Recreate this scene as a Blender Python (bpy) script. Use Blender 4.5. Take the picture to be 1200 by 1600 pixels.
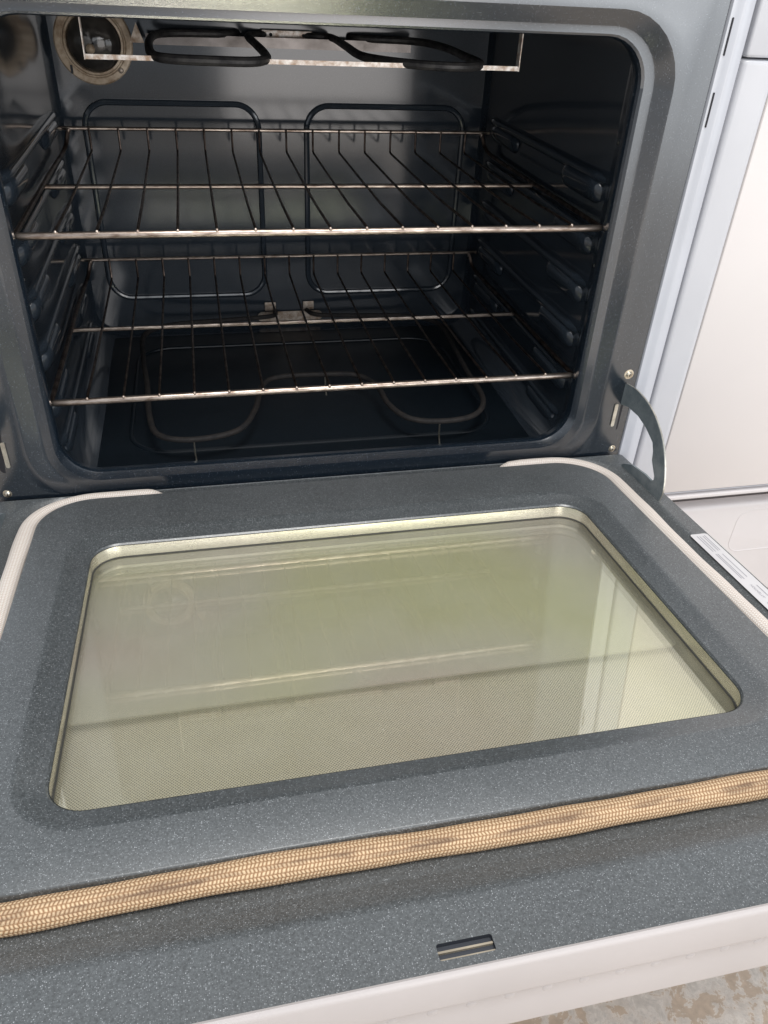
import bpy, bmesh, math, random
from mathutils import Vector
from math import sin, cos, pi, radians, atan2, tan

for o in list(bpy.data.objects): bpy.data.objects.remove(o)
S = bpy.context.scene
COL = S.collection

# ------------------------------------------------------------------ camera
cam = bpy.data.cameras.new('camera')
camo = bpy.data.objects.new('camera', cam); COL.objects.link(camo)
camo.location = (-.1281, -.7719, .2258)
camo.rotation_euler = (.9589, -.0453, -.2127)
cam.sensor_fit = 'VERTICAL'; cam.sensor_height = 36.0; cam.sensor_width = 27.0
cam.lens = 1223.24 / 1600 * 36.0
cam.clip_start = .01; cam.clip_end = 100
S.camera = camo

# ------------------------------------------------------------------ light
W = bpy.data.worlds.new('World'); S.world = W; W.use_nodes = True
bg = W.node_tree.nodes['Background']
bg.inputs[0].default_value = (.86, .92, 1.0, 1); bg.inputs[1].default_value = .58

def area(name, loc, target, sx, sy, power, col):
    l = bpy.data.lights.new(name, 'AREA'); l.shape = 'RECTANGLE'; l.size = sx; l.size_y = sy
    l.energy = power; l.color = col
    o = bpy.data.objects.new(name, l); COL.objects.link(o); o.location = loc
    o.rotation_euler = (Vector(target) - Vector(loc)).to_track_quat('-Z', 'Y').to_euler()
    return o
# tall glazed door behind the photographer, and a small bright window higher up
area('patio_door_light', (.50, -2.7, .12), (.50, 0, .12), .90, 1.25, 9.5, (1.0, .95, .92))
area('window_light', (1.15, -3.1, .72), (.6, 0, .1), 3.5, 1.0, 18, (.95, .97, 1.0))
area('right_face_fill', (2.35, -2.9, .10), (.5, 0, .05), 1.8, 1.25, 12, (.94, .97, 1.0))  # added fill lamp that brightens the right of the oven face, no known window
area('ceiling_light', (.05, -.80, 1.95), (.05, -.75, 0), .8, .8, 28, (1.0, .97, .93))

S.view_settings.view_transform = 'Standard'; S.view_settings.look = 'None'
S.view_settings.exposure = .28; S.view_settings.gamma = 1
S.view_settings.use_curve_mapping = False
S.render.engine = 'CYCLES'
S.cycles.max_bounces = 8; S.cycles.transparent_max_bounces = 12

# ------------------------------------------------------------------ materials
def mat(name):
    m = bpy.data.materials.new(name); m.use_nodes = True
    nt = m.node_tree; b = nt.nodes['Principled BSDF']
    return m, nt, b
def N(nt, typ, **kw):
    n = nt.nodes.new(typ)
    for k, v in kw.items():
        if k.startswith('_'): setattr(n, k[1:], v)
        else: n.inputs[k].default_value = v
    return n
def ramp(nt, stops):
    r = nt.nodes.new('ShaderNodeValToRGB'); e = r.color_ramp.elements
    while len(e) < len(stops): e.new(.5)
    for i, (p, c) in enumerate(stops):
        e[i].position = p; e[i].color = (*c, 1) if len(c) == 3 else c
    return r
def coord(nt, out='Object'):
    return nt.nodes.new('ShaderNodeTexCoord').outputs[out]
def mixc(nt, a, b, fac):
    m = nt.nodes.new('ShaderNodeMix'); m.data_type = 'RGBA'
    for sock, v in ((m.inputs[0], fac), (m.inputs[6], a), (m.inputs[7], b)):
        if hasattr(v, 'is_linked') or isinstance(v, bpy.types.NodeSocket): nt.links.new(v, sock)
        elif isinstance(v, (int, float)): sock.default_value = v
        else: sock.default_value = (*v, 1)
    return m.outputs[2]
def math_(nt, op, a, b=None):
    m = nt.nodes.new('ShaderNodeMath'); m.operation = op
    for i, v in enumerate((a, b)):
        if v is None: continue
        if isinstance(v, bpy.types.NodeSocket): nt.links.new(v, m.inputs[i])
        else: m.inputs[i].default_value = v
    return m.outputs[0]

def enamel(name, base, fleck, amount, rough, scale=1100, ior=1.6, grain=.3, fine=620):
    m, nt, b = mat(name); c = coord(nt)
    n = N(nt, 'ShaderNodeTexNoise', Scale=7, Detail=6, Roughness=.62); nt.links.new(c, n.inputs['Vector'])
    g = N(nt, 'ShaderNodeTexNoise', Scale=fine, Detail=2, Roughness=.6); nt.links.new(c, g.inputs['Vector'])
    f = math_(nt, 'ADD', math_(nt, 'MULTIPLY', math_(nt, 'SUBTRACT', n.outputs[0], .5), .5), math_(nt, 'MULTIPLY', math_(nt, 'SUBTRACT', g.outputs[0], .5), grain*4))
    f = math_(nt, 'ADD', f, .5)
    r = ramp(nt, [(.1, tuple(x*.45 for x in base)), (.9, tuple(x*1.6 for x in base))]); nt.links.new(f, r.inputs[0])
    v = N(nt, 'ShaderNodeTexVoronoi', Scale=scale); nt.links.new(c, v.inputs['Vector'])
    sep = nt.nodes.new('ShaderNodeSeparateColor'); nt.links.new(v.outputs['Color'], sep.inputs[0])
    near = N(nt, 'ShaderNodeMapRange'); nt.links.new(v.outputs['Distance'], near.inputs[0])
    near.inputs[1].default_value = .5; near.inputs[2].default_value = .15
    fac = math_(nt, 'MULTIPLY', near.outputs[0], math_(nt, 'POWER', sep.outputs[0], amount))
    nt.links.new(mixc(nt, r.outputs[0], fleck, fac), b.inputs['Base Color'])
    n2 = N(nt, 'ShaderNodeTexNoise', Scale=38, Detail=4); nt.links.new(c, n2.inputs['Vector'])
    mr = N(nt, 'ShaderNodeMapRange'); nt.links.new(n2.outputs[0], mr.inputs[0])
    mr.inputs[3].default_value = rough*.85; mr.inputs[4].default_value = rough*1.15
    nt.links.new(mr.outputs[0], b.inputs['Roughness'])
    b.inputs['IOR'].default_value = ior
    return m

def metal(name, c1, c2, rough, scale, metallic=1.0, stretch=(1, 1, 1)):
    m, nt, b = mat(name); c = coord(nt)
    mp = N(nt, 'ShaderNodeMapping'); mp.inputs['Scale'].default_value = stretch
    nt.links.new(c, mp.inputs['Vector'])
    n = N(nt, 'ShaderNodeTexNoise', Scale=scale, Detail=6, Roughness=.65); nt.links.new(mp.outputs[0], n.inputs['Vector'])
    r = ramp(nt, [(.35, c1), (.62, c2)]); nt.links.new(n.outputs[0], r.inputs[0])
    nt.links.new(r.outputs[0], b.inputs['Base Color'])
    b.inputs['Metallic'].default_value = metallic
    mr = N(nt, 'ShaderNodeMapRange'); nt.links.new(n.outputs[0], mr.inputs[0])
    mr.inputs[3].default_value = rough*1.3; mr.inputs[4].default_value = rough*.7
    nt.links.new(mr.outputs[0], b.inputs['Roughness'])
    return m

def paint(name, col, rough, var=.04, scale=14, specks=False):
    m, nt, b = mat(name); c = coord(nt)
    n = N(nt, 'ShaderNodeTexNoise', Scale=scale, Detail=6); nt.links.new(c, n.inputs['Vector'])
    r = ramp(nt, [(.3, tuple(x*(1-var) for x in col)), (.7, tuple(min(1, x*(1+var)) for x in col))]); nt.links.new(n.outputs[0], r.inputs[0])
    out = r.outputs[0]
    if specks:
        v = N(nt, 'ShaderNodeTexVoronoi', Scale=26); nt.links.new(c, v.inputs['Vector'])
        sp = nt.nodes.new('ShaderNodeSeparateColor'); nt.links.new(v.outputs['Color'], sp.inputs[0])
        f = math_(nt, 'MULTIPLY', math_(nt, 'LESS_THAN', v.outputs['Distance'], .035), math_(nt, 'GREATER_THAN', sp.outputs[0], .72))
        out = mixc(nt, out, (.25, .2, .16), f)
    nt.links.new(out, b.inputs['Base Color'])
    b.inputs['Roughness'].default_value = rough
    n2 = N(nt, 'ShaderNodeTexNoise', Scale=60, Detail=3); nt.links.new(c, n2.inputs['Vector'])
    bp = N(nt, 'ShaderNodeBump', Strength=.05, Distance=.001); nt.links.new(n2.outputs[0], bp.inputs['Height']); nt.links.new(bp.outputs[0], b.inputs['Normal'])
    return m

M = {}
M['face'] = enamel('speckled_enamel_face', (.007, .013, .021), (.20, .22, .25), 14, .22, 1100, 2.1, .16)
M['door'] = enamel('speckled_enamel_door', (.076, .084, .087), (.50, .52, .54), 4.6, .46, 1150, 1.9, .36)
M['lip'] = enamel('glossy_lip_enamel', (.072, .080, .083), (.50, .52, .54), 4.8, .32, 1150, 1.9, .36)
M['cavity'] = enamel('cavity_enamel', (.021, .028, .037), (.06, .07, .08), 9, .11, 1100, 1.65, .1)
M['pan'] = enamel('dull_floor_pan', (.0045, .008, .012), (.03, .04, .05), 7, .42, 900, 1.4, .2)
M['chrome'] = metal('aged_chrome_bar', (.24, .18, .145), (.62, .53, .46), .36, 60, 1, (1, 4, 4))
M['wire'] = metal('browned_wire', (.03, .022, .019), (.16, .12, .10), .42, 90)
M['element'] = metal('heating_element', (.015, .015, .017), (.06, .057, .055), .55, 70, .4)
M['bake'] = metal('bake_element_dark', (.005, .005, .006), (.018, .014, .012), .75, 70, 0)
M['strip'] = metal('rusty_bright_strip', (.42, .29, .2), (.88, .83, .78), .42, 130, .35)
M['reflector'] = metal('reflector_sheet', (.06, .054, .05), (.12, .11, .105), .24, 20)
M['steel'] = metal('window_band_steel', (.66, .62, .53), (.80, .76, .66), .26, 16, .85, (1, 1, 6))
M['spacer'] = metal('spacer_channel', (.40, .37, .30), (.52, .49, .41), .4, 16, .4)
M['screw'] = metal('screw_steel', (.45, .38, .28), (.8, .74, .62), .3, 200)
M['bracket'] = metal('bracket_plate', (.22, .15, .10), (.5, .44, .38), .5, 120, .6)
M['lampring'] = metal('lamp_ring_aged', (.22, .15, .09), (.52, .43, .33), .5, 45, .25)
M['hinge'] = metal('hinge_steel_dark', (.19, .23, .25), (.30, .34, .36), .45, 60, .4)
M['hingeedge'] = metal('hinge_edge_steel', (.45, .42, .36), (.7, .68, .6), .4, 90)
M['trim'] = paint('white_trim_enamel', (.57, .585, .63), .22)
M['white'] = paint('shaded_white_skin', (.51, .470, .455), .34)  # white enamel darkened: shade on the door front put into its colour
M['dish'] = paint('white_dishwasher_front', (.72, .675, .655), .42, .02, 6, True)
M['dishedge'] = paint('white_dishwasher_edge', (.60, .605, .635), .28, .03)
M['panel'] = paint('white_access_panel', (.70, .665, .66), .4, .02)
M['black'] = paint('dark_gap', (.012, .012, .016), .6)
M['slate'] = paint('latch_plate', (.045, .05, .062), .5)
M['tanbar'] = paint('latch_metal', (.42, .36, .27), .45, .15, 80)
M['label'] = paint('paper_label', (.72, .70, .70), .55, .02)
M['ink'] = paint('label_ink', (.36, .35, .38), .6)
M['gap'] = paint('pane_edge_seal', (.05, .05, .045), .6)

def gasket_mat():
    m, nt, b = mat('woven_gasket'); uv = coord(nt, 'UV')
    sep = nt.nodes.new('ShaderNodeSeparateXYZ'); nt.links.new(uv, sep.inputs[0])
    u, v = sep.outputs[0], sep.outputs[1]
    rows = 20.0; st = 1/.0024
    vr = math_(nt, 'MULTIPLY', v, rows); ridx = math_(nt, 'FLOOR', vr); rf = math_(nt, 'FRACT', vr)
    par = math_(nt, 'MODULO', ridx, 2.0)
    sl = math_(nt, 'MULTIPLY', math_(nt, 'SUBTRACT', rf, .5), math_(nt, 'SUBTRACT', math_(nt, 'MULTIPLY', par, .7), .35))
    jn = N(nt, 'ShaderNodeTexNoise', Scale=1.0, Detail=2); jm = N(nt, 'ShaderNodeMapping'); jm.inputs['Scale'].default_value = (160, 9, 1); nt.links.new(uv, jm.inputs[0]); nt.links.new(jm.outputs[0], jn.inputs['Vector'])
    uu = math_(nt, 'ADD', math_(nt, 'MULTIPLY', u, st), math_(nt, 'MULTIPLY', jn.outputs[0], .8))
    uf = math_(nt, 'FRACT', math_(nt, 'ADD', uu, math_(nt, 'ADD', sl, math_(nt, 'MULTIPLY', ridx, .22))))
    a = math_(nt, 'SINE', math_(nt, 'MULTIPLY', uf, pi)); c = math_(nt, 'SINE', math_(nt, 'MULTIPLY', rf, pi))
    h = math_(nt, 'MULTIPLY', math_(nt, 'POWER', a, 1.1), math_(nt, 'POWER', c, .55))
    oc = coord(nt, 'Object')
    # heat discolouration: front run is tan, hinge side and sides stay cream
    sx = nt.nodes.new('ShaderNodeSeparateXYZ'); nt.links.new(oc, sx.inputs[0])
    fr = N(nt, 'ShaderNodeMapRange'); nt.links.new(sx.outputs[1], fr.inputs[0])
    fr.inputs[1].default_value = -.42; fr.inputs[2].default_value = -.5
    hi = mixc(nt, (.93, .88, .82), (.86, .64, .40), fr.outputs[0])
    lo = mixc(nt, (.70, .58, .49), (.30, .145, .06), fr.outputs[0])
    n = N(nt, 'ShaderNodeTexNoise', Scale=1.0, Detail=4, Roughness=.6)
    mp = N(nt, 'ShaderNodeMapping'); mp.inputs['Scale'].default_value = (20, 7, 1); nt.links.new(uv, mp.inputs[0]); nt.links.new(mp.outputs[0], n.inputs['Vector'])
    stain = ramp(nt, [(.45, (0, 0, 0)), (.60, (1, 1, 1))]); nt.links.new(n.outputs[0], stain.inputs[0])
    base = mixc(nt, lo, hi, h)
    # brown stains sit near the crown of the front run
    crown = N(nt, 'ShaderNodeMapRange'); nt.links.new(math_(nt, 'ABSOLUTE', math_(nt, 'SUBTRACT', v, .33)), crown.inputs[0])
    crown.inputs[1].default_value = .10; crown.inputs[2].default_value = .02
    sf = math_(nt, 'MULTIPLY', math_(nt, 'MULTIPLY', stain.outputs[0], crown.outputs[0]), fr.outputs[0])
    sf = math_(nt, 'MULTIPLY', sf, .8)
    base = mixc(nt, base, (.15, .085, .05), sf)
    nt.links.new(base, b.inputs['Base Color']); b.inputs['Roughness'].default_value = .62
    bp = N(nt, 'ShaderNodeBump', Strength=.7, Distance=.0007); nt.links.new(h, bp.inputs['Height']); nt.links.new(bp.outputs[0], b.inputs['Normal'])
    return m
M['gasket'] = gasket_mat()

def schlick(nt, f0):
    g = nt.nodes.new('ShaderNodeNewGeometry'); d = nt.nodes.new('ShaderNodeVectorMath'); d.operation = 'DOT_PRODUCT'
    nt.links.new(g.outputs['Incoming'], d.inputs[0]); nt.links.new(g.outputs['Normal'], d.inputs[1])
    c = math_(nt, 'ABSOLUTE', d.outputs['Value'])
    p = math_(nt, 'POWER', math_(nt, 'SUBTRACT', 1.0, c), 5.0)
    return math_(nt, 'ADD', math_(nt, 'MULTIPLY', p, 1-f0), f0)
def glass_mat():
    m = bpy.data.materials.new('coated_glass'); m.use_nodes = True; nt = m.node_tree; nt.nodes.clear()
    out = nt.nodes.new('ShaderNodeOutputMaterial')
    tr = nt.nodes.new('ShaderNodeBsdfTransparent'); tr.inputs[0].default_value = (.985, .985, .97, 1)
    gl = nt.nodes.new('ShaderNodeBsdfGlossy'); gl.inputs['Roughness'].default_value = .025
    c = coord(nt)
    n = N(nt, 'ShaderNodeTexNoise', Scale=3, Detail=2); nt.links.new(c, n.inputs['Vector'])
    r = ramp(nt, [(.3, (.97, 1.0, .76)), (.5, (1.0, .96, .88)), (.68, (1.0, .84, .86))]); nt.links.new(n.outputs[0], r.inputs[0])
    nt.links.new(r.outputs[0], gl.inputs[0])
    f = schlick(nt, .23)
    mx = nt.nodes.new('ShaderNodeMixShader'); nt.links.new(f, mx.inputs[0]); nt.links.new(tr.outputs[0], mx.inputs[1]); nt.links.new(gl.outputs[0], mx.inputs[2])
    # thin baked-on grease film with smears
    df = nt.nodes.new('ShaderNodeBsdfDiffuse'); df.inputs[0].default_value = (.74, .73, .64, 1)
    n2 = N(nt, 'ShaderNodeTexNoise', Scale=16, Detail=8, Roughness=.72); nt.links.new(c, n2.inputs['Vector'])
    r2 = ramp(nt, [(.3, (.05, .05, .05)), (.8, (.12, .12, .12))]); nt.links.new(n2.outputs[0], r2.inputs[0])
    v = N(nt, 'ShaderNodeTexVoronoi', Scale=42); nt.links.new(c, v.inputs['Vector'])
    sp = nt.nodes.new('ShaderNodeSeparateColor'); nt.links.new(v.outputs['Color'], sp.inputs[0])
    dots = math_(nt, 'MULTIPLY', math_(nt, 'LESS_THAN', v.outputs['Distance'], .032), math_(nt, 'GREATER_THAN', sp.outputs[0], .7))
    fd = math_(nt, 'ADD', r2.outputs[0], math_(nt, 'MULTIPLY', dots, .5))
    mx2 = nt.nodes.new('ShaderNodeMixShader'); nt.links.new(fd, mx2.inputs[0]); nt.links.new(mx.outputs[0], mx2.inputs[1]); nt.links.new(df.outputs[0], mx2.inputs[2])
    nt.links.new(mx2.outputs[0], out.inputs[0])
    return m
M['glass'] = glass_mat()
def lit_zone_haze():  # pale diffuse haze paints the lit rear part of the window
    m = bpy.data.materials.new('lit_zone_haze_pane'); m.use_nodes = True; nt = m.node_tree; nt.nodes.clear()
    out = nt.nodes.new('ShaderNodeOutputMaterial'); c = coord(nt)
    tr = nt.nodes.new('ShaderNodeBsdfTransparent'); tr.inputs[0].default_value = (.96, .98, .94, 1)
    gl = nt.nodes.new('ShaderNodeBsdfGlossy'); gl.inputs['Roughness'].default_value = .10; gl.inputs[0].default_value = (.95, .95, .88, 1)
    fs_ = schlick(nt, .06)
    mx = nt.nodes.new('ShaderNodeMixShader'); nt.links.new(fs_, mx.inputs[0]); nt.links.new(tr.outputs[0], mx.inputs[1]); nt.links.new(gl.outputs[0], mx.inputs[2])
    df = nt.nodes.new('ShaderNodeBsdfDiffuse')
    n = N(nt, 'ShaderNodeTexNoise', Scale=3.2, Detail=2); nt.links.new(c, n.inputs['Vector'])
    r = ramp(nt, [(.35, (.92, .90, .60)), (.5, (.92, .88, .78)), (.64, (.98, .82, .80))]); nt.links.new(n.outputs[0], r.inputs[0]); nt.links.new(r.outputs[0], df.inputs[0])
    mx2 = nt.nodes.new('ShaderNodeMixShader'); mx2.inputs[0].default_value = .54; nt.links.new(mx.outputs[0], mx2.inputs[1]); nt.links.new(df.outputs[0], mx2.inputs[2])
    nt.links.new(mx2.outputs[0], out.inputs[0]); return m
M['lit_zone_haze'] = lit_zone_haze()

def screen_mat():
    m, nt, b = mat('dot_screen_pane'); c = coord(nt)
    mp = N(nt, 'ShaderNodeMapping'); mp.inputs['Scale'].default_value = (560, 560, 0); mp.inputs['Rotation'].default_value = (0, 0, radians(45)); nt.links.new(c, mp.inputs[0])
    sx = nt.nodes.new('ShaderNodeSeparateXYZ'); nt.links.new(mp.outputs[0], sx.inputs[0])
    a = math_(nt, 'SINE', math_(nt, 'MULTIPLY', math_(nt, 'FRACT', sx.outputs[0]), pi))
    d = math_(nt, 'SINE', math_(nt, 'MULTIPLY', math_(nt, 'FRACT', sx.outputs[1]), pi))
    h = math_(nt, 'MULTIPLY', a, d)
    r = ramp(nt, [(.30, (.99, .92, .80)), (.62, (.38, .355, .30))]); nt.links.new(h, r.inputs[0])
    n = N(nt, 'ShaderNodeTexNoise', Scale=2.6, Detail=2); nt.links.new(c, n.inputs['Vector'])
    t = ramp(nt, [(.35, (.98, 1.0, .90)), (.65, (1.0, .97, .95))]); nt.links.new(n.outputs[0], t.inputs[0])
    mu = nt.nodes.new('ShaderNodeMix'); mu.data_type = 'RGBA'; mu.blend_type = 'MULTIPLY'; mu.inputs[0].default_value = 1
    nt.links.new(r.outputs[0], mu.inputs[6]); nt.links.new(t.outputs[0], mu.inputs[7])
    nt.links.new(mu.outputs[2], b.inputs['Base Color'])
    b.inputs['Roughness'].default_value = .12
    return m
M['screen'] = screen_mat()

def lampglass():
    m, nt, b = mat('lamp_cover_glass'); b.inputs['Base Color'].default_value = (.05, .045, .04, 1)
    b.inputs['Roughness'].default_value = .08; b.inputs['IOR'].default_value = 1.5
    c = coord(nt); n = N(nt, 'ShaderNodeTexNoise', Scale=30); nt.links.new(c, n.inputs[0])
    r = ramp(nt, [(.4, (.03, .028, .026)), (.7, (.10, .09, .08))]); nt.links.new(n.outputs[0], r.inputs[0]); nt.links.new(r.outputs[0], b.inputs['Base Color'])
    return m
M['lampglass'] = lampglass()

def floor_mat():
    m, nt, b = mat('worn_floor_vinyl'); c = coord(nt)
    n = N(nt, 'ShaderNodeTexNoise', Scale=48, Detail=7, Roughness=.66, Distortion=.3); nt.links.new(c, n.inputs['Vector'])
    r = ramp(nt, [(.465, (.64, .51, .39)), (.475, (.80, .72, .63)), (.53, (.72, .64, .56)), (.55, (.82, .75, .67)), (.62, (.68, .62, .55))]); nt.links.new(n.outputs[0], r.inputs[0])
    n2 = N(nt, 'ShaderNodeTexNoise', Scale=150, Detail=4); nt.links.new(c, n2.inputs['Vector'])
    r2 = ramp(nt, [(.3, (.8, .8, .8)), (.7, (1, 1, 1))]); nt.links.new(n2.outputs[0], r2.inputs[0])
    mu = nt.nodes.new('ShaderNodeMix'); mu.data_type = 'RGBA'; mu.blend_type = 'MULTIPLY'; mu.inputs[0].default_value = 1
    nt.links.new(r.outputs[0], mu.inputs[6]); nt.links.new(r2.outputs[0], mu.inputs[7]); nt.links.new(mu.outputs[2], b.inputs['Base Color'])
    b.inputs['Roughness'].default_value = .45
    bp = N(nt, 'ShaderNodeBump', Strength=.4, Distance=.002); nt.links.new(n.outputs[0], bp.inputs['Height']); nt.links.new(bp.outputs[0], b.inputs['Normal'])
    return m
M['floor'] = floor_mat()

# ------------------------------------------------------------------ mesh helpers (vertices in world metres)
class MB:
    def __init__(s): s.v = []; s.f = []; s.uv = None
    def add(s, vs, fs):
        b = len(s.v); s.v += [tuple(p) for p in vs]; s.f += [tuple(i+b for i in f) for f in fs]; return s
    def loft(s, rings, closed=True, cap0=False, cap1=False):
        n = len(rings[0]); b = len(s.v)
        for r in rings: s.v += [tuple(p) for p in r]
        m = n if closed else n-1
        for k in range(len(rings)-1):
            for i in range(m):
                j = (i+1) % n
                s.f.append((b+k*n+i, b+k*n+j, b+(k+1)*n+j, b+(k+1)*n+i))
        if cap0: s.f.append(tuple(b+i for i in range(n))[::-1])
        if cap1: s.f.append(tuple(b+(len(rings)-1)*n+i for i in range(n)))
        return s
    def box(s, x0, x1, y0, y1, z0, z1, bev=0.0):
        bm = bmesh.new(); bmesh.ops.create_cube(bm, size=1)
        for v in bm.verts: v.co = Vector(((x0+x1)/2+v.co.x*(x1-x0), (y0+y1)/2+v.co.y*(y1-y0), (z0+z1)/2+v.co.z*(z1-z0)))
        if bev: bmesh.ops.bevel(bm, geom=bm.edges[:], offset=bev, segments=3, affect='EDGES', profile=.5)
        bm.verts.ensure_lookup_table(); bm.verts.index_update()
        s.add([v.co[:] for v in bm.verts], [[v.index for v in f.verts] for f in bm.faces]); bm.free(); return s
    def tube(s, pts, r, n=10, cap=True, flat=1.0, close=False):
        pts = [Vector(p) for p in pts]; rings = []; L = len(pts)
        rs = r if isinstance(r, (list, tuple)) else [r]*L
        up = None
        for i, p in enumerate(pts):
            if close: t = (pts[(i+1) % L]-pts[i-1]).normalized()
            else: t = (pts[min(i+1, L-1)]-pts[max(i-1, 0)]).normalized()
            if up is None:
                up = Vector((0, 0, 1)) if abs(t.z) < .9 else Vector((0, 1, 0))
            a = (up - t*up.dot(t)).normalized(); bb = t.cross(a); up = a
            rings.append([p+a*(cos(2*pi*k/n)*rs[i]*flat)+bb*(sin(2*pi*k/n)*rs[i]) for k in range(n)])
        if close: rings.append(rings[0])
        return s.loft(rings, True, cap and not close, cap and not close)
    def build(s, name, m, parent=None, smooth=35, loc=None):
        me = bpy.data.meshes.new(name); me.from_pydata(s.v, [], s.f); me.validate(); me.update()
        bm = bmesh.new(); bm.from_mesh(me); bmesh.ops.remove_doubles(bm, verts=bm.verts, dist=1e-6)
        bmesh.ops.recalc_face_normals(bm, faces=bm.faces); bm.to_mesh(me); bm.free()
        if smooth:
            me.shade_smooth(); me.set_sharp_from_angle(angle=radians(smooth))
        me.materials.append(M[m])
        o = bpy.data.objects.new(name, me); COL.objects.link(o)
        if parent: attach(o, parent)
        return o
WORLD = {}
def attach(o, parent):
    o.parent = parent
    o.location = -WORLD.get(parent.name, Vector((0, 0, 0)))
    WORLD[o.name] = Vector((0, 0, 0))
def thing(name, label, cat, loc, group=None):
    o = bpy.data.objects.new(name, None); COL.objects.link(o); o.location = loc; o.empty_display_size = .05
    WORLD[name] = Vector(loc); o['label'] = label; o['category'] = cat
    if group: o['group'] = group
    return o
def spline(pts, n=8, close=False):
    P = [Vector(p) for p in pts]; out = []; L = len(P)
    rng = range(L) if close else range(L-1)
    for i in rng:
        p1, p2 = P[i], P[(i+1) % L]
        p0 = P[i-1] if (close or i > 0) else p1*2-p2
        p3 = P[(i+2) % L] if (close or i+2 < L) else p2*2-p1
        for k in range(n):
            t = k/n
            out.append(.5*((2*p1)+(-p0+p2)*t+(2*p0-5*p1+4*p2-p3)*t*t+(-p0+3*p1-3*p2+p3)*t**3))
    if not close: out.append(P[-1])
    return out
def rrect(x0, x1, a0, a1, r, n=9):
    """rounded rectangle in 2-D, n points per corner, counter-clockwise from the upper right"""
    out = []
    for cx, cy, s0 in ((x1-r, a1-r, 0), (x0+r, a1-r, pi/2), (x0+r, a0+r, pi), (x1-r, a0+r, 1.5*pi)):
        for k in range(n):
            t = s0+pi/2*k/(n-1); out.append((cx+r*cos(t), cy+r*sin(t)))
    return out

# door frame: x, v outward from the face, w above the door plane
T = radians(5.261); O0 = Vector((0, 0, -.2656)); VV = Vector((0, -cos(T), sin(T))); NN = Vector((0, sin(T), cos(T)))
def D(x, v, w): return O0 + Vector((x, 0, 0)) + VV*v + NN*w

FLOOR_Z = -.55

# ================================================================== SETTING
fl = MB().add([(-6, -6, FLOOR_Z), (6, -6, FLOOR_Z), (6, 1.2, FLOOR_Z), (-6, 1.2, FLOOR_Z)], [(0, 1, 2, 3)]).build('floor', 'floor', smooth=0)
fl['kind'] = 'structure'

# ================================================================== OVEN RANGE
rng = thing('oven_range', 'open white oven range with dark speckled enamel face, door folded down', 'oven', (0, .3, FLOOR_Z))

# ---- face frame: flat face, funnel step and lip round the opening
def fr(hx, z0, z1, r, y):
    # the step is shallower along the bottom edge, where the door panel closes against it
    k = lambda z: 1 if y > .0101 else .28+.72*max(0, min(1, (z+.262)/.09))
    return [(x, y*k(z), z) for x, z in rrect(-hx, hx, z0, z1, r)]
face = MB().loft([
    fr(.3675, -.318, .33, .002, .0045), fr(.3665, -.317, .329, .003, .0018),
    fr(.343, -.2975, .2165, .079, .0004), fr(.341, -.296, .2145, .078, 0),
    fr(.3285, -.2835, .2015, .066, 0), fr(.326, -.281, .199, .064, .0012),
    fr(.314, -.2695, .1895, .053, .0082), fr(.3118, -.2672, .1878, .051, .0092), fr(.3096, -.265, .186, .049, .0094),
    fr(.3015, -.257, .1815, .044, .0095), fr(.2985, -.2545, .1797, .042, .0105), fr(.2968, -.2530, .1787, .041, .0135), fr(.2962, -.2525, .1784, .0405, .018),
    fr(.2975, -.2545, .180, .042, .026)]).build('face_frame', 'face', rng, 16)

# ---- cavity liner
CW = .3065; CZ0 = -.276; CZ1 = .205; CY = .4705
liner = MB().loft([
    fr(.2975, -.2545, .180, .042, .026), fr(.2995, -.2600, .186, .044, .034), fr(.3035, -.270, .197, .046, .042), fr(CW, CZ0, CZ1, .045, .055),
    fr(CW, CZ0, CZ1, .045, .20), fr(CW, CZ0, CZ1, .042, .34), fr(CW-.0008, CZ0+.0005, CZ1, .038, .446), fr(CW-.003, CZ0+.003, CZ1-.002, .034, .460), fr(CW-.009, CZ0+.009, CZ1-.007, .028, CY)], cap1=True)
cav = liner.build('cavity', 'cavity', rng, 40)
def bead(hx0, hx1, z0, z1, r, rad, y):
    pts = [(x, y, z) for x, z in rrect(hx0, hx1, z0, z1, r, 10)]
    return MB().tube(pts, rad, 10, close=True)
for s in (-1, 1):
    a, b = sorted((s*.0345, s*.2705))
    bead(a, b, -.2185, .054, .032, .0042, CY-.0005).build('embossed_ring', 'cavity', cav)
# rack guides pressed into the side walls
LEV = [.0555, -.002, -.0595, -.1165, -.174, -.2315]
def guide(s, z, y0, y1, prot, hh, skew):
    rings = []; n = 26
    for i in range(n+1):
        t = i/n; y = y0+(y1-y0)*t
        e = min(1, min(t*(y1-y0), (1-t)*(y1-y0))/.022); e = math.sqrt(max(0, 1-(1-e)**2))
        ring = []
        for k in range(11):
            a = -pi/2+pi*k/10
            ring.append((s*(CW+.001-prot*e*max(0, cos(a))**.8), y, z+hh*sin(a)*(.45+.55*e)+skew*e*max(0, cos(a))))
        rings.append(ring)
    return MB().loft(rings, closed=False)
for s in (-1, 1):
    for z in LEV:
        guide(s, z-.0135, .056, .445, .0085, .0065, .002).build('rack_guide', 'cavity', cav)
        guide(s, z-.028, .062, .165, .0115, .013, .006).build('guide_stop', 'cavity', cav)
        guide(s, z-.028, .325, .43, .0100, .011, .005).build('guide_stop', 'cavity', cav)
    # long press line at the front of the wall, low
# floor pan press line
MB().tube([(x, y, CZ0+.0004) for x, y in rrect(-.235, .235, .085, .40, .05, 10)], .0032, 8, close=True).build('floor_bead', 'pan', cav)
MB().loft([[(x, y, z) for x, y in rrect(-.290, .290, .060, .452, .03, 8)] for z in (CZ0+.0002, CZ0+.0010)], cap1=True).build('floor_pan', 'pan', cav)
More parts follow.
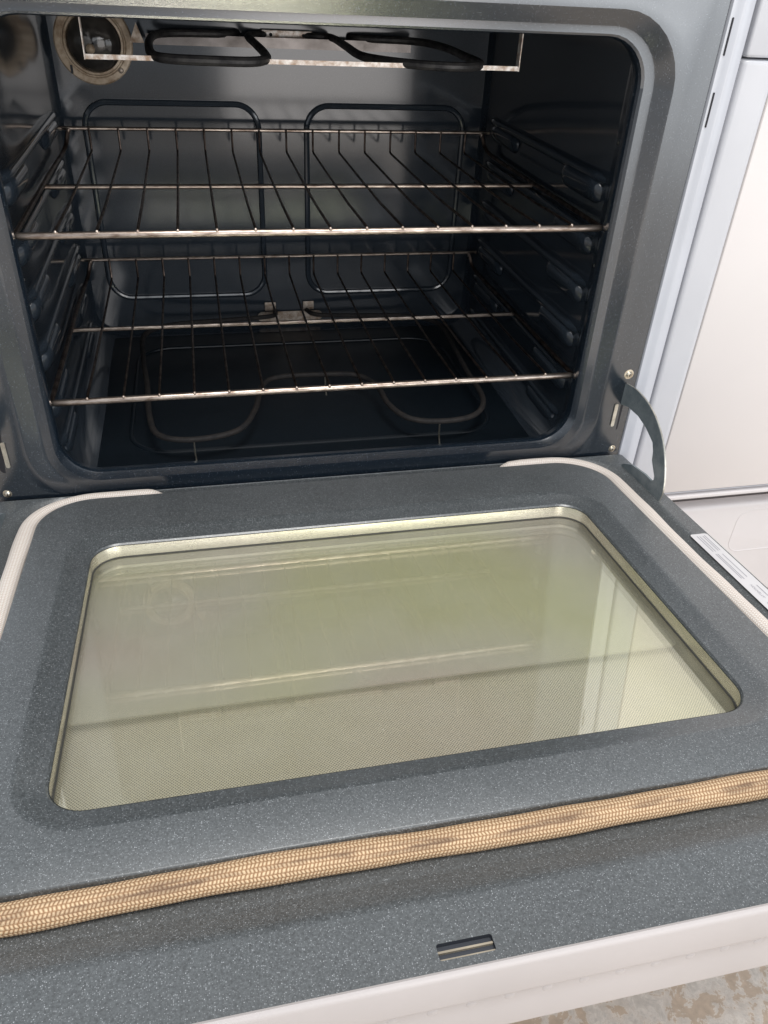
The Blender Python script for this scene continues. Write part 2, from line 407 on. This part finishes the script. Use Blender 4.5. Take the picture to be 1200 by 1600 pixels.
# small rivets in the cavity side, near the lip
def dome(c, axis, r, h, n=12, m=4):
    c = Vector(c); ax = Vector(axis).normalized(); q = Vector((0, 0, 1)) if abs(ax.z) < .9 else Vector((1, 0, 0))
    a = q.cross(ax).normalized(); b = ax.cross(a); rings = []
    for i in range(m+1):
        t = pi/2*i/m; rr = max(r*cos(t), r*.03); rings.append([c+a*(rr*cos(2*pi*k/n))+b*(rr*sin(2*pi*k/n))+ax*(h*sin(t)) for k in range(n)])
    return MB().loft(rings, cap1=True)
for s in (-1, 1):
    for z in (.085, -.0415, -.178):
        dome((s*.3003, .033, z), (-s, -.3, 0), .0022, .0016).build('rivet', 'screw', cav)

# ---- screws on the face
def screw(c, r=.0052):
    o = dome(c, (0, -1, 0), r, .0032).build('screw', 'screw', rng)
    w = MB().loft([[(c[0]+q*cos(2*pi*k/18), c[1]-dy, c[2]+q*sin(2*pi*k/18)) for k in range(18)] for q, dy in ((r*1.5, -.001), (r*1.45, .0009), (r*.9, .0012))]).build('washer', 'screw', o)
    d = MB().box(c[0]-.0005, c[0]+.0005, c[1]-.0036, c[1]-.0028, c[2]-r*.4, c[2]+r*.4).build('slot', 'black', o)
for s in (-1, 1):
    screw((s*.3552, .0012, -.1617), .0042); screw((s*.3565, .0014, -.264), .0036)

# ---- hinge slots in the face (dark pocket with the steel roller edge)
for s in (-1, 1):
    pts = rrect(-.0052, .0052, -.238, -.172, .005, 6)
    MB().loft([[(s*.3525+x, -.0002+.0006, z) for x, z in pts], [(s*.3525+x*.98, .0008, z) for x, z in pts]], cap1=True, cap0=True).build('hinge_slot', 'black', rng)
    MB().loft([[(s*.3485+dx, yy, z) for dx, z in rrect(-.0022, .0022, -.231, -.200, .002, 5)] for yy in (-.0012, .0006)], cap0=True, cap1=True).build('hinge_roller', 'hingeedge', rng)

# ---- white side trim with vent slots
for s in (-1, 1):
    prof = [(.3678, .02), (.3678, .0008), (.3684, -.0012), (.3705, -.0018), (.3735, -.0030), (.3770, -.0050), (.3800, -.0058), (.3840, -.0052), (.3880, -.0046), (.3896, -.0036), (.3900, -.001), (.3900, .02)]
    MB().loft([[(s*x, y, z) for x, y in prof] for z in (FLOOR_Z+.012, .345)], closed=False).build('side_trim', 'trim', rng, 50)
    tr = bpy.data.objects[[o.name for o in rng.children if o.name.startswith('side_trim')][-1]]
    for z0, z1 in ((.168, .199), (.106, .137), (.044-.0, .0441)):
        if z1-z0 < .01: continue
        pts = rrect(-.0008, .0008, z0, z1, .0007, 5)
        MB().loft([[(s*.3712+x, y, z) for x, z in pts] for y in (-.0028, -.0010)], cap0=True, cap1=True).build('vent_slot', 'black', tr)
    MB().box(*sorted((s*.3885, s*.3898)), .021, .62, FLOOR_Z+.012, .345).build('side_panel', 'trim', rng)
MB().box(-.3885, .3885, .003, .62, .3465, .368, .004).build('cooktop', 'trim', rng)
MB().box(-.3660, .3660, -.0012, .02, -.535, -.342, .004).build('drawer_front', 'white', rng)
MB().box(-.3877, .3877, .60, .62, FLOOR_Z+.012, .345).build('back_panel', 'trim', rng)

# ---- oven lamp on the back wall
LX, LZ, LY = -.2435, .1235, CY
def disc_ring(prof, n=48):
    return MB().loft([[(LX+r*cos(2*pi*k/n), LY-h, LZ+r*sin(2*pi*k/n)) for k in range(n)] for r, h in prof])
lamp = disc_ring([(.049, -.001), (.049, .004), (.0475, .0052), (.041, .0055), (.0395, .0042), (.0385, .0042), (.037, .0068), (.0345, .0070), (.0335, .004), (.0335, -.001)]).build('oven_lamp', 'lampring', rng)
disc_ring([(.0334, .003), (.030, .010), (.022, .015), (.012, .0175), (.0012, .018)]).build('lamp_cover', 'lampglass', lamp)
dome((LX+.030, LY-.0055, LZ-.031), (0, -1, 0), .0036, .002).build('lamp_screw', 'bracket', lamp)
MB().box(LX-.0335, LX-.0305, LY-.0058, LY-.0035, LZ-.036, LZ-.026).build('lamp_notch', 'black', lamp)
dome((LX-.004, LY-.0165, LZ-.006), (0, -1, 0), .0065, .004).build('bulb', 'lampring', lamp)

# ---- broil element under the ceiling
def el(pts, r=.0046): return MB().tube(spline(pts, 6), r, 10, flat=1.0)
BZ = .140
half = [(-.020, .462), (-.034, .452), (-.047, .42), (-.046, .33), (-.0445, .21), (-.048, .150), (-.064, .121), (-.10, .119), (-.140, .126), (-.158, .150), (-.165, .22), (-.167, .33), (-.160, .405), (-.13, .432), (-.085, .440), (-.062, .452), (-.058, .463)]
bro = el([(x, y, BZ) for x, y in half]).build('broil_element', 'element', rng)
half2 = [(.030, .462), (.046, .455), (.066, .44), (.065, .33), (.062, .22), (.075, .175), (.105, .142), (.14, .128), (.168, .136), (.186, .165), (.193, .25), (.198, .34), (.190, .41), (.165, .435), (.12, .442), (.10, .452), (.096, .463)]
el([(x, y, BZ) for x, y in half2]).build('broil_loop', 'element', bro)
# bright support strip hung on two uprights, and sheet reflector behind it
MB().box(-.223, .223, .146, .1545, .1362, .1376).build('support_strip', 'strip', bro)
MB().box(-.223, .223, .1452, .1459, .1360, .1404).build('support_lip', 'strip', bro)
for s in (-1, 1):
    MB().box(*sorted((s*.2233, s*.2243)), .1452, .1545, .1356, .2046).build('support_upright', 'strip', bro)
MB().box(-.176, .176, .4405, .4415, .1255, .1378).build('reflector_sheet', 'reflector', bro)
bb = MB().box(-.026, .042, .4572, .4588, .1365, .1455, .0007).build('element_bracket', 'strip', bro)
for x in (-.014, .030): dome((x, .4571, .140), (0, -1, 0), .0022, .0015).build('bracket_screw', 'black', bb)
# ceramic standoff and rusty hanger clip at the left end
MB().add([(-.196, .43, .128), (-.178, .43, .128), (-.186, .43, .150), (-.196, .433, .128), (-.178, .433, .128), (-.186, .433, .150)], [(0, 1, 2), (5, 4, 3), (0, 3, 4, 1), (1, 4, 5, 2), (2, 5, 3, 0)]).build('hanger_clip', 'bracket', bro)

# ---- bake element above the cavity floor
EZ = -.245
bk = [(-.02, .462), (-.03, .44), (-.10, .43), (-.18, .42), (-.222, .385), (-.222, .30), (-.214, .21), (-.209, .124), (-.197, .075), (-.159, .059), (-.105, .074), (-.080, .125), (-.066, .19), (-.042, .216), (.02, .218), (.066, .210), (.088, .175), (.092, .12), (.110, .078), (.149, .065), (.195, .075), (.222, .12), (.226, .21), (.232, .30), (.232, .385), (.19, .42), (.11, .43), (.045, .44), (.03, .462)]
bake = el([(x, y, EZ) for x, y in bk], .0036).build('bake_element', 'bake', rng)
bb = MB().loft([[(x, y, z) for x, z in rrect(-.0490, .0565, -.2635, -.2475, .0075, 6)] for y in (.4650, .4668)], cap0=True, cap1=True).build('terminal_bracket', 'bracket', bake)
for x in (-.039, .046): dome((x, .4649, -.2555), (0, -1, 0), .003, .002).build('bracket_screw', 'screw', bb)
for x in (-.028, .034): MB().box(x-.009, x+.009, .4662, .4682, -.246, -.232, .0008).build('terminal_tab', 'bracket', bb)
for x, y in ((-.157, .0595), (.147, .0655), (.024, .218)):
    MB().tube([(x, y, EZ), (x, y-.001, -.262), (x+.001, y-.005, CZ0)], .0011, 6).build('element_foot', 'screw', bake)

# ================================================================== OVEN DOOR (part of the range)
def dr(hx, v0, v1, r, w, n=11): return [D(x, v, w) for x, v in rrect(-hx, hx, v0, v1, r, n)]
WX, WV0, WV1 = .260, .1136, .4407
RL = [dr(WX+.0004, WV0-.0004, WV1+.0004, .0285, -.0078), dr(WX-.0012, WV0+.0012, WV1-.0008, .027, -.0066), dr(WX+.0006, WV0-.0006, WV1+.0006, .029, -.0048),
    dr(WX+.0155, WV0-.0155, WV1+.0130, .042, -.0014), dr(WX+.0185, WV0-.0185, WV1+.0160, .045, -.0003), dr(WX+.022, WV0-.022, WV1+.019, .048, 0),
    dr(.3160, .0232, .4962, .0535, 0), dr(.3171, .0223, .4972, .054, -.0005), dr(.3177, .0218, .4978, .054, -.0018), dr(.3180, .0216, .4986, .054, -.0065), dr(.3180, .0216, .4986, .054, -.0135),
    dr(.3390, .0050, .5215, .066, -.0140), dr(.3410, .0046, .5245, .068, -.0134), dr(.3480, .0043, .5390, .060, -.0072), dr(.3515, .0041, .5430, .055, -.0058),
    dr(.3530, .0040, .5460, .050, -.0055)]
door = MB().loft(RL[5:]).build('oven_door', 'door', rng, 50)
MB().loft(RL[1:6]).build('window_lip', 'lip', door, 30)
MB().loft([dr(WX-.0013, WV0+.0013, WV1-.0009, .027, -.0061), dr(WX-.0014, WV0+.0014, WV1-.0010, .027, -.0070), dr(WX+.0004, WV0-.0004, WV1+.0004, .0285, -.0080)]).build('lip_edge', 'gap', door, 30)
# flange outside the last ring, with the latch opening left free at the front
FW = -.0055; FX = .3690; FV0 = .0034; FV1 = .5870
sx0, sx1, sv0, sv1 = -.0345, -.0020, .5712, .5808
hole = rrect(sx0, sx1, sv0, sv1, .0014, 4)
bm = bmesh.new()
def loop(pts2):
    vs = [bm.verts.new(D(x, v, FW)) for x, v in pts2]
    return [bm.edges.new((vs[i], vs[(i+1) % len(vs)])) for i in range(len(vs))]
E_ = loop(rrect(-FX, FX, FV0, FV1, .004, 4)) + loop(rrect(-.3530, .3530, .0040, .5460, .050, 11)) + loop(hole)
bmesh.ops.triangle_fill(bm, use_beauty=True, use_dissolve=False, edges=E_)
bm.verts.index_update()
# keep only faces lying between the loops
def inside(x, v, x0, x1, v0, v1): return x0 < x < x1 and v0 < v < v1
fm = MB()
idx = {v: i for i, v in enumerate(bm.verts)}
fm.v = [v.co[:] for v in bm.verts]
for f in bm.faces:
    c = f.calc_center_median(); vv = (c-O0).dot(VV)
    fm.f.append(tuple(idx[v] for v in f.verts))
bm.free()
fm.build('flange', 'door', door, 0)
# latch pocket below the opening
lp = MB().loft([[D(x, v, FW-.0001) for x, v in hole], [D(x, v, FW-.0012) for x, v in hole], [D(x, v, FW-.0034) for x, v in hole]], cap1=True).build('latch_opening', 'slate', door)
for v, w, t in ((.5752, FW-.0016, .0006), (.5800, FW-.0014, .0007)):
    vs = [D(x, v+dv, w+dw) for x in (sx0+.0002, sx1-.0002) for dv, dw in ((-t, 0), (t, 0), (t, -.0017), (-t, -.0017))]
    MB().add(vs, [(0, 1, 2, 3), (7, 6, 5, 4), (0, 4, 5, 1), (1, 5, 6, 2), (2, 6, 7, 3), (3, 7, 4, 0)]).build('latch_bar', 'tanbar', lp, 0)
# white outer skin of the door
def ds(hx, v0, v1, r, w, n=11): return [D(x, v, w-.02*max(0, min(1, (.03-v)/.02)) if w > -.03 else w-.004*(v < .02)) for x, v in rrect(-hx, hx, v0, v1, r, n)]
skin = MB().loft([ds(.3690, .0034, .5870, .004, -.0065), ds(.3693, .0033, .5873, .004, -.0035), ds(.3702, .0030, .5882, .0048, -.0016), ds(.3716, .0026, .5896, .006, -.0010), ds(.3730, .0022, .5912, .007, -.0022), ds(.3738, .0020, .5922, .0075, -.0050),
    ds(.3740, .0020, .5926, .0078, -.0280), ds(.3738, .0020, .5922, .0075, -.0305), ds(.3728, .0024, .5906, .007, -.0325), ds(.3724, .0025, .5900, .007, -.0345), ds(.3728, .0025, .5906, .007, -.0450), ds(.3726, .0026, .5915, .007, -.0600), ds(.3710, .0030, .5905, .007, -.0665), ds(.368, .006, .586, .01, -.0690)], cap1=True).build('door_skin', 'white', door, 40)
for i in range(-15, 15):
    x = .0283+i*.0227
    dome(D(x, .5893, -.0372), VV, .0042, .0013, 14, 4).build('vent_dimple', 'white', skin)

# window: steel band, glass, dark seal, lower screen pane
band = MB().loft([dr(WX-.0002, WV0+.0002, WV1-.0002, .028, -.0062), dr(WX-.0004, WV0+.0004, WV1-.0004, .028, -.0070), dr(WX-.0008, WV0+.0008, WV1-.0008, .028, -.0196)]).build('window_band', 'steel', door)
MB().loft([dr(WX-.0007, WV0+.0007, WV1-.0007, .028, -.0197), dr(WX-.0020, WV0+.0020, WV1-.0020, .027, -.0201), dr(WX-.0020, WV0+.0020, WV1-.0020, .027, -.0205)]).build('window_seal', 'gap', door)
MB().loft([dr(WX+.002, WV0-.002, WV1+.002, .028, w) for w in (-.0210, -.0250)], cap0=True, cap1=True).build('window_pane', 'glass', door, 40)
mp_ = [D(x, v, -.0330) for x, v in rrect(-WX-.0035, WX+.0035, WV0-.0035, .3305, .006, 6)]; mq_ = [D(x, v, -.0350) for x, v in rrect(-WX-.0035, WX+.0035, WV0-.0035, .3305, .006, 6)]
MB().loft([mp_, mq_], cap0=True, cap1=True).build('lit_zone_pane', 'lit_zone_haze', door, 40)  # added pane; its front edge draws the boundary between lit and shaded window
lower = MB().loft([dr(WX+.004, WV0-.004, WV1+.004, .03, -.0255), dr(WX+.004, WV0-.004, WV1+.004, .03, -.0438)]).build('spacer_band', 'spacer', door)
MB().loft([dr(WX+.006, WV0-.006, WV1+.006, .03, w) for w in (-.0440, -.0480)], cap0=True, cap1=True).build('screen_pane', 'screen', door, 40)

# woven gasket round the raised panel, open along the hinge side
def gasket():
    hx, v0, v1, r = .3262, .0125, .5066, .060
    path = []
    def arc(cx, cv, a0, a1, n=26):
        for k in range(n+1):
            a = a0+(a1-a0)*k/n; path.append((cx+r*cos(a), cv+r*sin(a)))
    def line(p, q, n):
        for k in range(1, n): path.append((p[0]+(q[0]-p[0])*k/n, p[1]+(q[1]-p[1])*k/n))
    path.append((-.190, v0+.004))
    line((-.190, v0+.004), (-.215, v0+.0006), 5)
    line((-.215, v0), (-hx+r, v0), 10)
    arc(-hx+r, v0+r, -pi/2, -pi)
    line((-hx, v0+r), (-hx, v1-r), 60); arc(-hx+r, v1-r, pi, pi/2)
    line((-hx+r, v1), (hx-r, v1), 90); arc(hx-r, v1-r, pi/2, 0)
    line((hx, v1-r), (hx, v0+r), 60); arc(hx-r, v0+r, 0, -pi/2)
    line((hx-r, v0), (.225, v0), 8); line((.225, v0+.0006), (.2, v0+.004), 5); path.append((.198, v0+.004))
    P = []; L = 0
    n = 28; rng_ = random.Random(4)
    vs = []; uvs = []
    m = len(path)
    for i, (x, v) in enumerate(path):
        if i: L += math.hypot(x-path[i-1][0], v-path[i-1][1])
        P.append(L)
    for i, (x, v) in enumerate(path):
        x0, v_0 = path[max(i-1, 0)]; x1, v_1 = path[min(i+1, m-1)]
        tx, tv = x1-x0, v_1-v_0; q = math.hypot(tx, tv); tx /= q; tv /= q
        nx, nv = tv, -tx        # points outward or inward, constant side
        e = min(P[i], P[-1]-P[i]); k_ = min(1, .12+math.sqrt(max(0, e)/.022)) if e < .022 else 1
        wob = 1+.035*sin(P[i]*41)+.02*sin(P[i]*97+1)
        back = max(0, 1-abs(v-v0)/.03)
        rw = .0090*k_*wob*(1-.05*back); rh = .0082*k_*wob
        wc = -.0072-.0015*sin(P[i]*23)*.4-(1-k_)*.004
        off = .0010*sin(P[i]*17+.6)
        for k in range(n):
            a = 2*pi*k/n
            vs.append(D(x+nx*(rw*cos(a)+off), v+nv*(rw*cos(a)+off), wc+rh*sin(a))); uvs.append((P[i], k/n))
    fs = []; fu = []
    for i in range(m-1):
        for k in range(n):
            j = (k+1) % n
            fs.append((i*n+k, i*n+j, (i+1)*n+j, (i+1)*n+k))
            fu += [(P[i], k/n), (P[i], (k+1)/n), (P[i+1], (k+1)/n), (P[i+1], k/n)]
    me = bpy.data.meshes.new('gasket'); me.from_pydata([tuple(v) for v in vs], [], fs)
    uvl = me.uv_layers.new(name='UVMap')
    for i, q in enumerate(fu): uvl.data[i].uv = q
    me.shade_smooth(); me.materials.append(M['gasket'])
    o = bpy.data.objects.new('gasket', me); COL.objects.link(o); attach(o, door)
    o['label'] = 'cream woven rope gasket, browned along the front'
gasket()

# hinge arms
outer = [(.012, -.1775), (.002, -.174), (-.022, -.170), (-.046, -.171), (-.067, -.176), (-.087, -.186), (-.105, -.202), (-.118, -.223), (-.125, -.244), (-.124, -.258), (-.122, -.272)]
inner = [(-.078, -.275), (-.036, -.277), (-.034, -.266), (-.040, -.2615), (-.055, -.254), (-.085, -.2485), (-.100, -.2480), (-.104, -.2445), (-.1035, -.240), (-.098, -.234), (-.091, -.226), (-.0885, -.216), (-.083, -.207), (-.063, -.199), (-.042, -.195), (-.017, -.196), (.001, -.2015), (.012, -.204)]
for s in (-1, 1):
    poly = [p[:] for p in [tuple(q) for q in spline([(y, z, 0) for y, z in outer], 3)]]
    poly = [(p[0], p[1]) for p in poly] + inner
    n = len(poly); mbh = MB()
    xs = (s*.3535, s*.3538, s*.3562, s*.3565)
    mbh.loft([[(x, y, z) for y, z in poly] for x in xs[1:3]], cap0=True, cap1=True)
    arm = mbh.build('hinge_arm', 'hinge', door, 25)
    op = [(p[0], p[1]) for p in spline([(y, z, 0) for y, z in outer], 3)]
    MB().loft([[(x, y+dy, z+dz) for (y, z) in op] for x, dy, dz in ((s*.3541, -.0006, .0004), (s*.3559, -.0006, .0004))], closed=False).build('arm_edge', 'hingeedge', arm)

# sticker on the right flange
lx0, lx1, lv0, lv1, lw = .3475, .3672, .1985, .4450, FW+.0004
lab = MB().loft([[D(x, v, w) for x, v in rrect(lx0, lx1, lv0, lv1, .003, 5)] for w in (lw-.0002, lw)], cap1=True).build('label_sticker', 'label', door, 0)
lab['label'] = 'white printed paper sticker on the door flange'
rn = random.Random(7)
def bar(x, v0, v1, t=.00042):
    vs = [D(x-t, v0, lw+.0002), D(x+t, v0, lw+.0002), D(x+t, v1, lw+.0002), D(x-t, v1, lw+.0002)]
    MB().add(vs, [(0, 1, 2, 3)]).build('print_line', 'ink', lab, 0)
for v0, v1, xs in ((.2025, .2335, (.3535, .3562, .3600, .3624)), (.2375, .2830, (.3535, .3556, .3605)), (.2935, .3120, (.3612,)), (.3195, .3600, (.3535, .3560, .3600, .3625)), (.3650, .4000, (.3535, .3560, .3600)), (.4050, .4380, (.3535, .3560, .3600, .3625))):
    for x in xs: bar(x, v0+rn.random()*.002, v1-rn.random()*.004)
def text(s, x, v, size, parent):
    cu = bpy.data.curves.new('t', 'FONT'); cu.body = s; cu.size = size
    to = bpy.data.objects.new('t', cu); COL.objects.link(to); bpy.context.view_layer.update()
    me = bpy.data.meshes.new_from_object(to.evaluated_get(bpy.context.evaluated_depsgraph_get()))
    bpy.data.objects.remove(to)
    mb = MB(); mb.v = [tuple(D(x-p.co.y, v-p.co.x, lw+.0002)) for p in me.vertices]; mb.f = [tuple(p.vertices) for p in me.polygons]
    return mb.build('printed_word', 'ink', parent, 0)
text('ATTENTION', .3572, .3135, .0038, lab)

# ================================================================== RACKS
def rack(name, label, z):
    loc = Vector((0, .24, z)); t = thing(name, label, 'oven rack', loc, 'oven racks')
    HW, YF, YM, YB, YR, ZR = .2995, .0325, .2440, .4265, .4320, .0272
    MB().tube([(-HW+.0005, YF, z), (-HW+.004, YF-.0006, z), (-.15, YF-.0004, z+.0003), (0, YF, z), (.15, YF-.0003, z+.0002), (HW-.004, YF-.0006, z), (HW-.0005, YF, z)], [.0022, .0036, .0037, .0037, .0037, .0036, .0022], 12).build('front_bar', 'chrome', t)
    MB().tube([(-HW, YM, z-.0040), (HW, YM, z-.0040)], .0029, 10).build('cross_bar', 'chrome', t)
    for s in (-1, 1):
        MB().tube(spline([(s*HW, YF, z), (s*HW, .15, z), (s*HW, .30, z), (s*(HW-.002), YB-.03, z+.001), (s*(HW-.006), YB-.004, z+.008), (s*(HW-.010), YR, z+ZR-.004)], 6), .0027, 10).build('side_rail', 'wire', t)
    MB().tube(spline([(-HW+.010, YR, z+ZR-.006), (-HW+.0135, YR, z+ZR-.0005), (-HW+.022, YR, z+ZR), (0, YR, z+ZR), (HW-.022, YR, z+ZR), (HW-.0135, YR, z+ZR-.0005), (HW-.010, YR, z+ZR-.006)], 5), .0025, 10).build('rear_bar', 'chrome', t)
    for i in range(15):
        x = (i-7)*.0375+.0003
        MB().tube([(x, YF-.0022, z+.0036), (x, YF+.004, z+.0044), (x, .14, z+.0008), (x, YM, z+.0002), (x, YB-.003, z), (x, YB+.0005, z+.0016), (x, YB+.0022, z+.006), (x, YR-.0028, z+ZR+.001)], .0015, 7).build('wire', 'wire', t)
        dome((x, YF-.0018, z+.0036), (0, -1, .35), .0021, .0016, 8, 3).build('wire_end', 'chrome', t)
    return t
rack('oven_rack', 'upper wire oven rack, its front bar level with the middle of the opening', 0.0)
rack('oven_rack.001', 'lower wire oven rack nearer the cavity floor, above the bake element', -.1745)

# ================================================================== DISHWASHER
dw = thing('dishwasher', 'white dishwasher standing to the right of the oven', 'dishwasher', (.70, .3, FLOOR_Z))
X0, X1 = .3965, .994
def fp(x0, x1, z0, z1, r, y): return [(x, y, z) for x, z in rrect(x0, x1, z0, z1, r, 5)]
Z0, Z1 = -.3405, .1655
frame = MB().loft([fp(X0, X1, Z0, Z1, .003, .03), fp(X0, X1, Z0, Z1, .003, .0035), fp(X0+.0012, X1-.0012, Z0+.0012, Z1-.0008, .003, .0005), fp(X0+.004, X1-.004, Z0+.002, Z1-.0012, .003, -.0010),
    fp(X0+.0200, X1-.0200, Z0+.0030, Z1-.002, .003, -.0045), fp(X0+.0255, X1-.0255, Z0+.0036, Z1-.0024, .003, -.0072), fp(X0+.0290, X1-.0290, Z0+.0040, Z1-.0028, .003, -.0080), fp(X0+.0302, X1-.0302, Z0+.0044, Z1-.0032, .003, -.0074), fp(X0+.0305, X1-.0305, Z0+.0046, Z1-.0034, .003, -.0040)]).build('door_frame', 'dishedge', dw, 45)
MB().loft([fp(X0+.0316, X1-.0316, Z0+.0056, Z1-.0044, .002, -.0030), fp(X0+.0316, X1-.0316, Z0+.0056, Z1-.0044, .002, -.0074), fp(X0+.0324, X1-.0324, Z0+.0064, Z1-.0052, .002, -.0084)], cap1=True).build('door_panel', 'dish', dw, 45)
MB().loft([fp(X0+.0304, X1-.0304, Z0+.0045, Z1-.0033, .002, -.0035)], cap1=True).build('panel_gap', 'black', dw, 0) if False else None
MB().box(X0+.0300, X1-.0300, -.0036, .02, Z0+.004, Z1-.003).build('panel_backing', 'dishedge', dw)
MB().box(X0, X1, -.0015, .05, .1672, .335, .003).build('control_console', 'dishedge', dw)
MB().box(X0+.002, X1-.002, -.0100, .02, -.3470, -.3412, .0012).build('bottom_lip', 'panel', dw)
ap = MB().loft([fp(X0+.004, X1-.004, -.546, -.3725, .004, .02), fp(X0+.004, X1-.004, -.546, -.3725, .004, .0075), fp(X0+.007, X1-.007, -.544, -.3755, .005, .0045), fp(X0+.012, X1-.012, -.540, -.3795, .006, .0035)], cap1=True).build('access_panel', 'panel', dw, 45)
MB().tube([(x, .0036, z) for x, z in rrect(.585, .80, -.46, -.386, .02, 8)], .0009, 8, close=True).build('pressed_outline', 'panel', ap)
MB().box(X0+.001, X1-.001, .0305, .60, FLOOR_Z+.05, .335).build('cabinet_body', 'panel', dw)
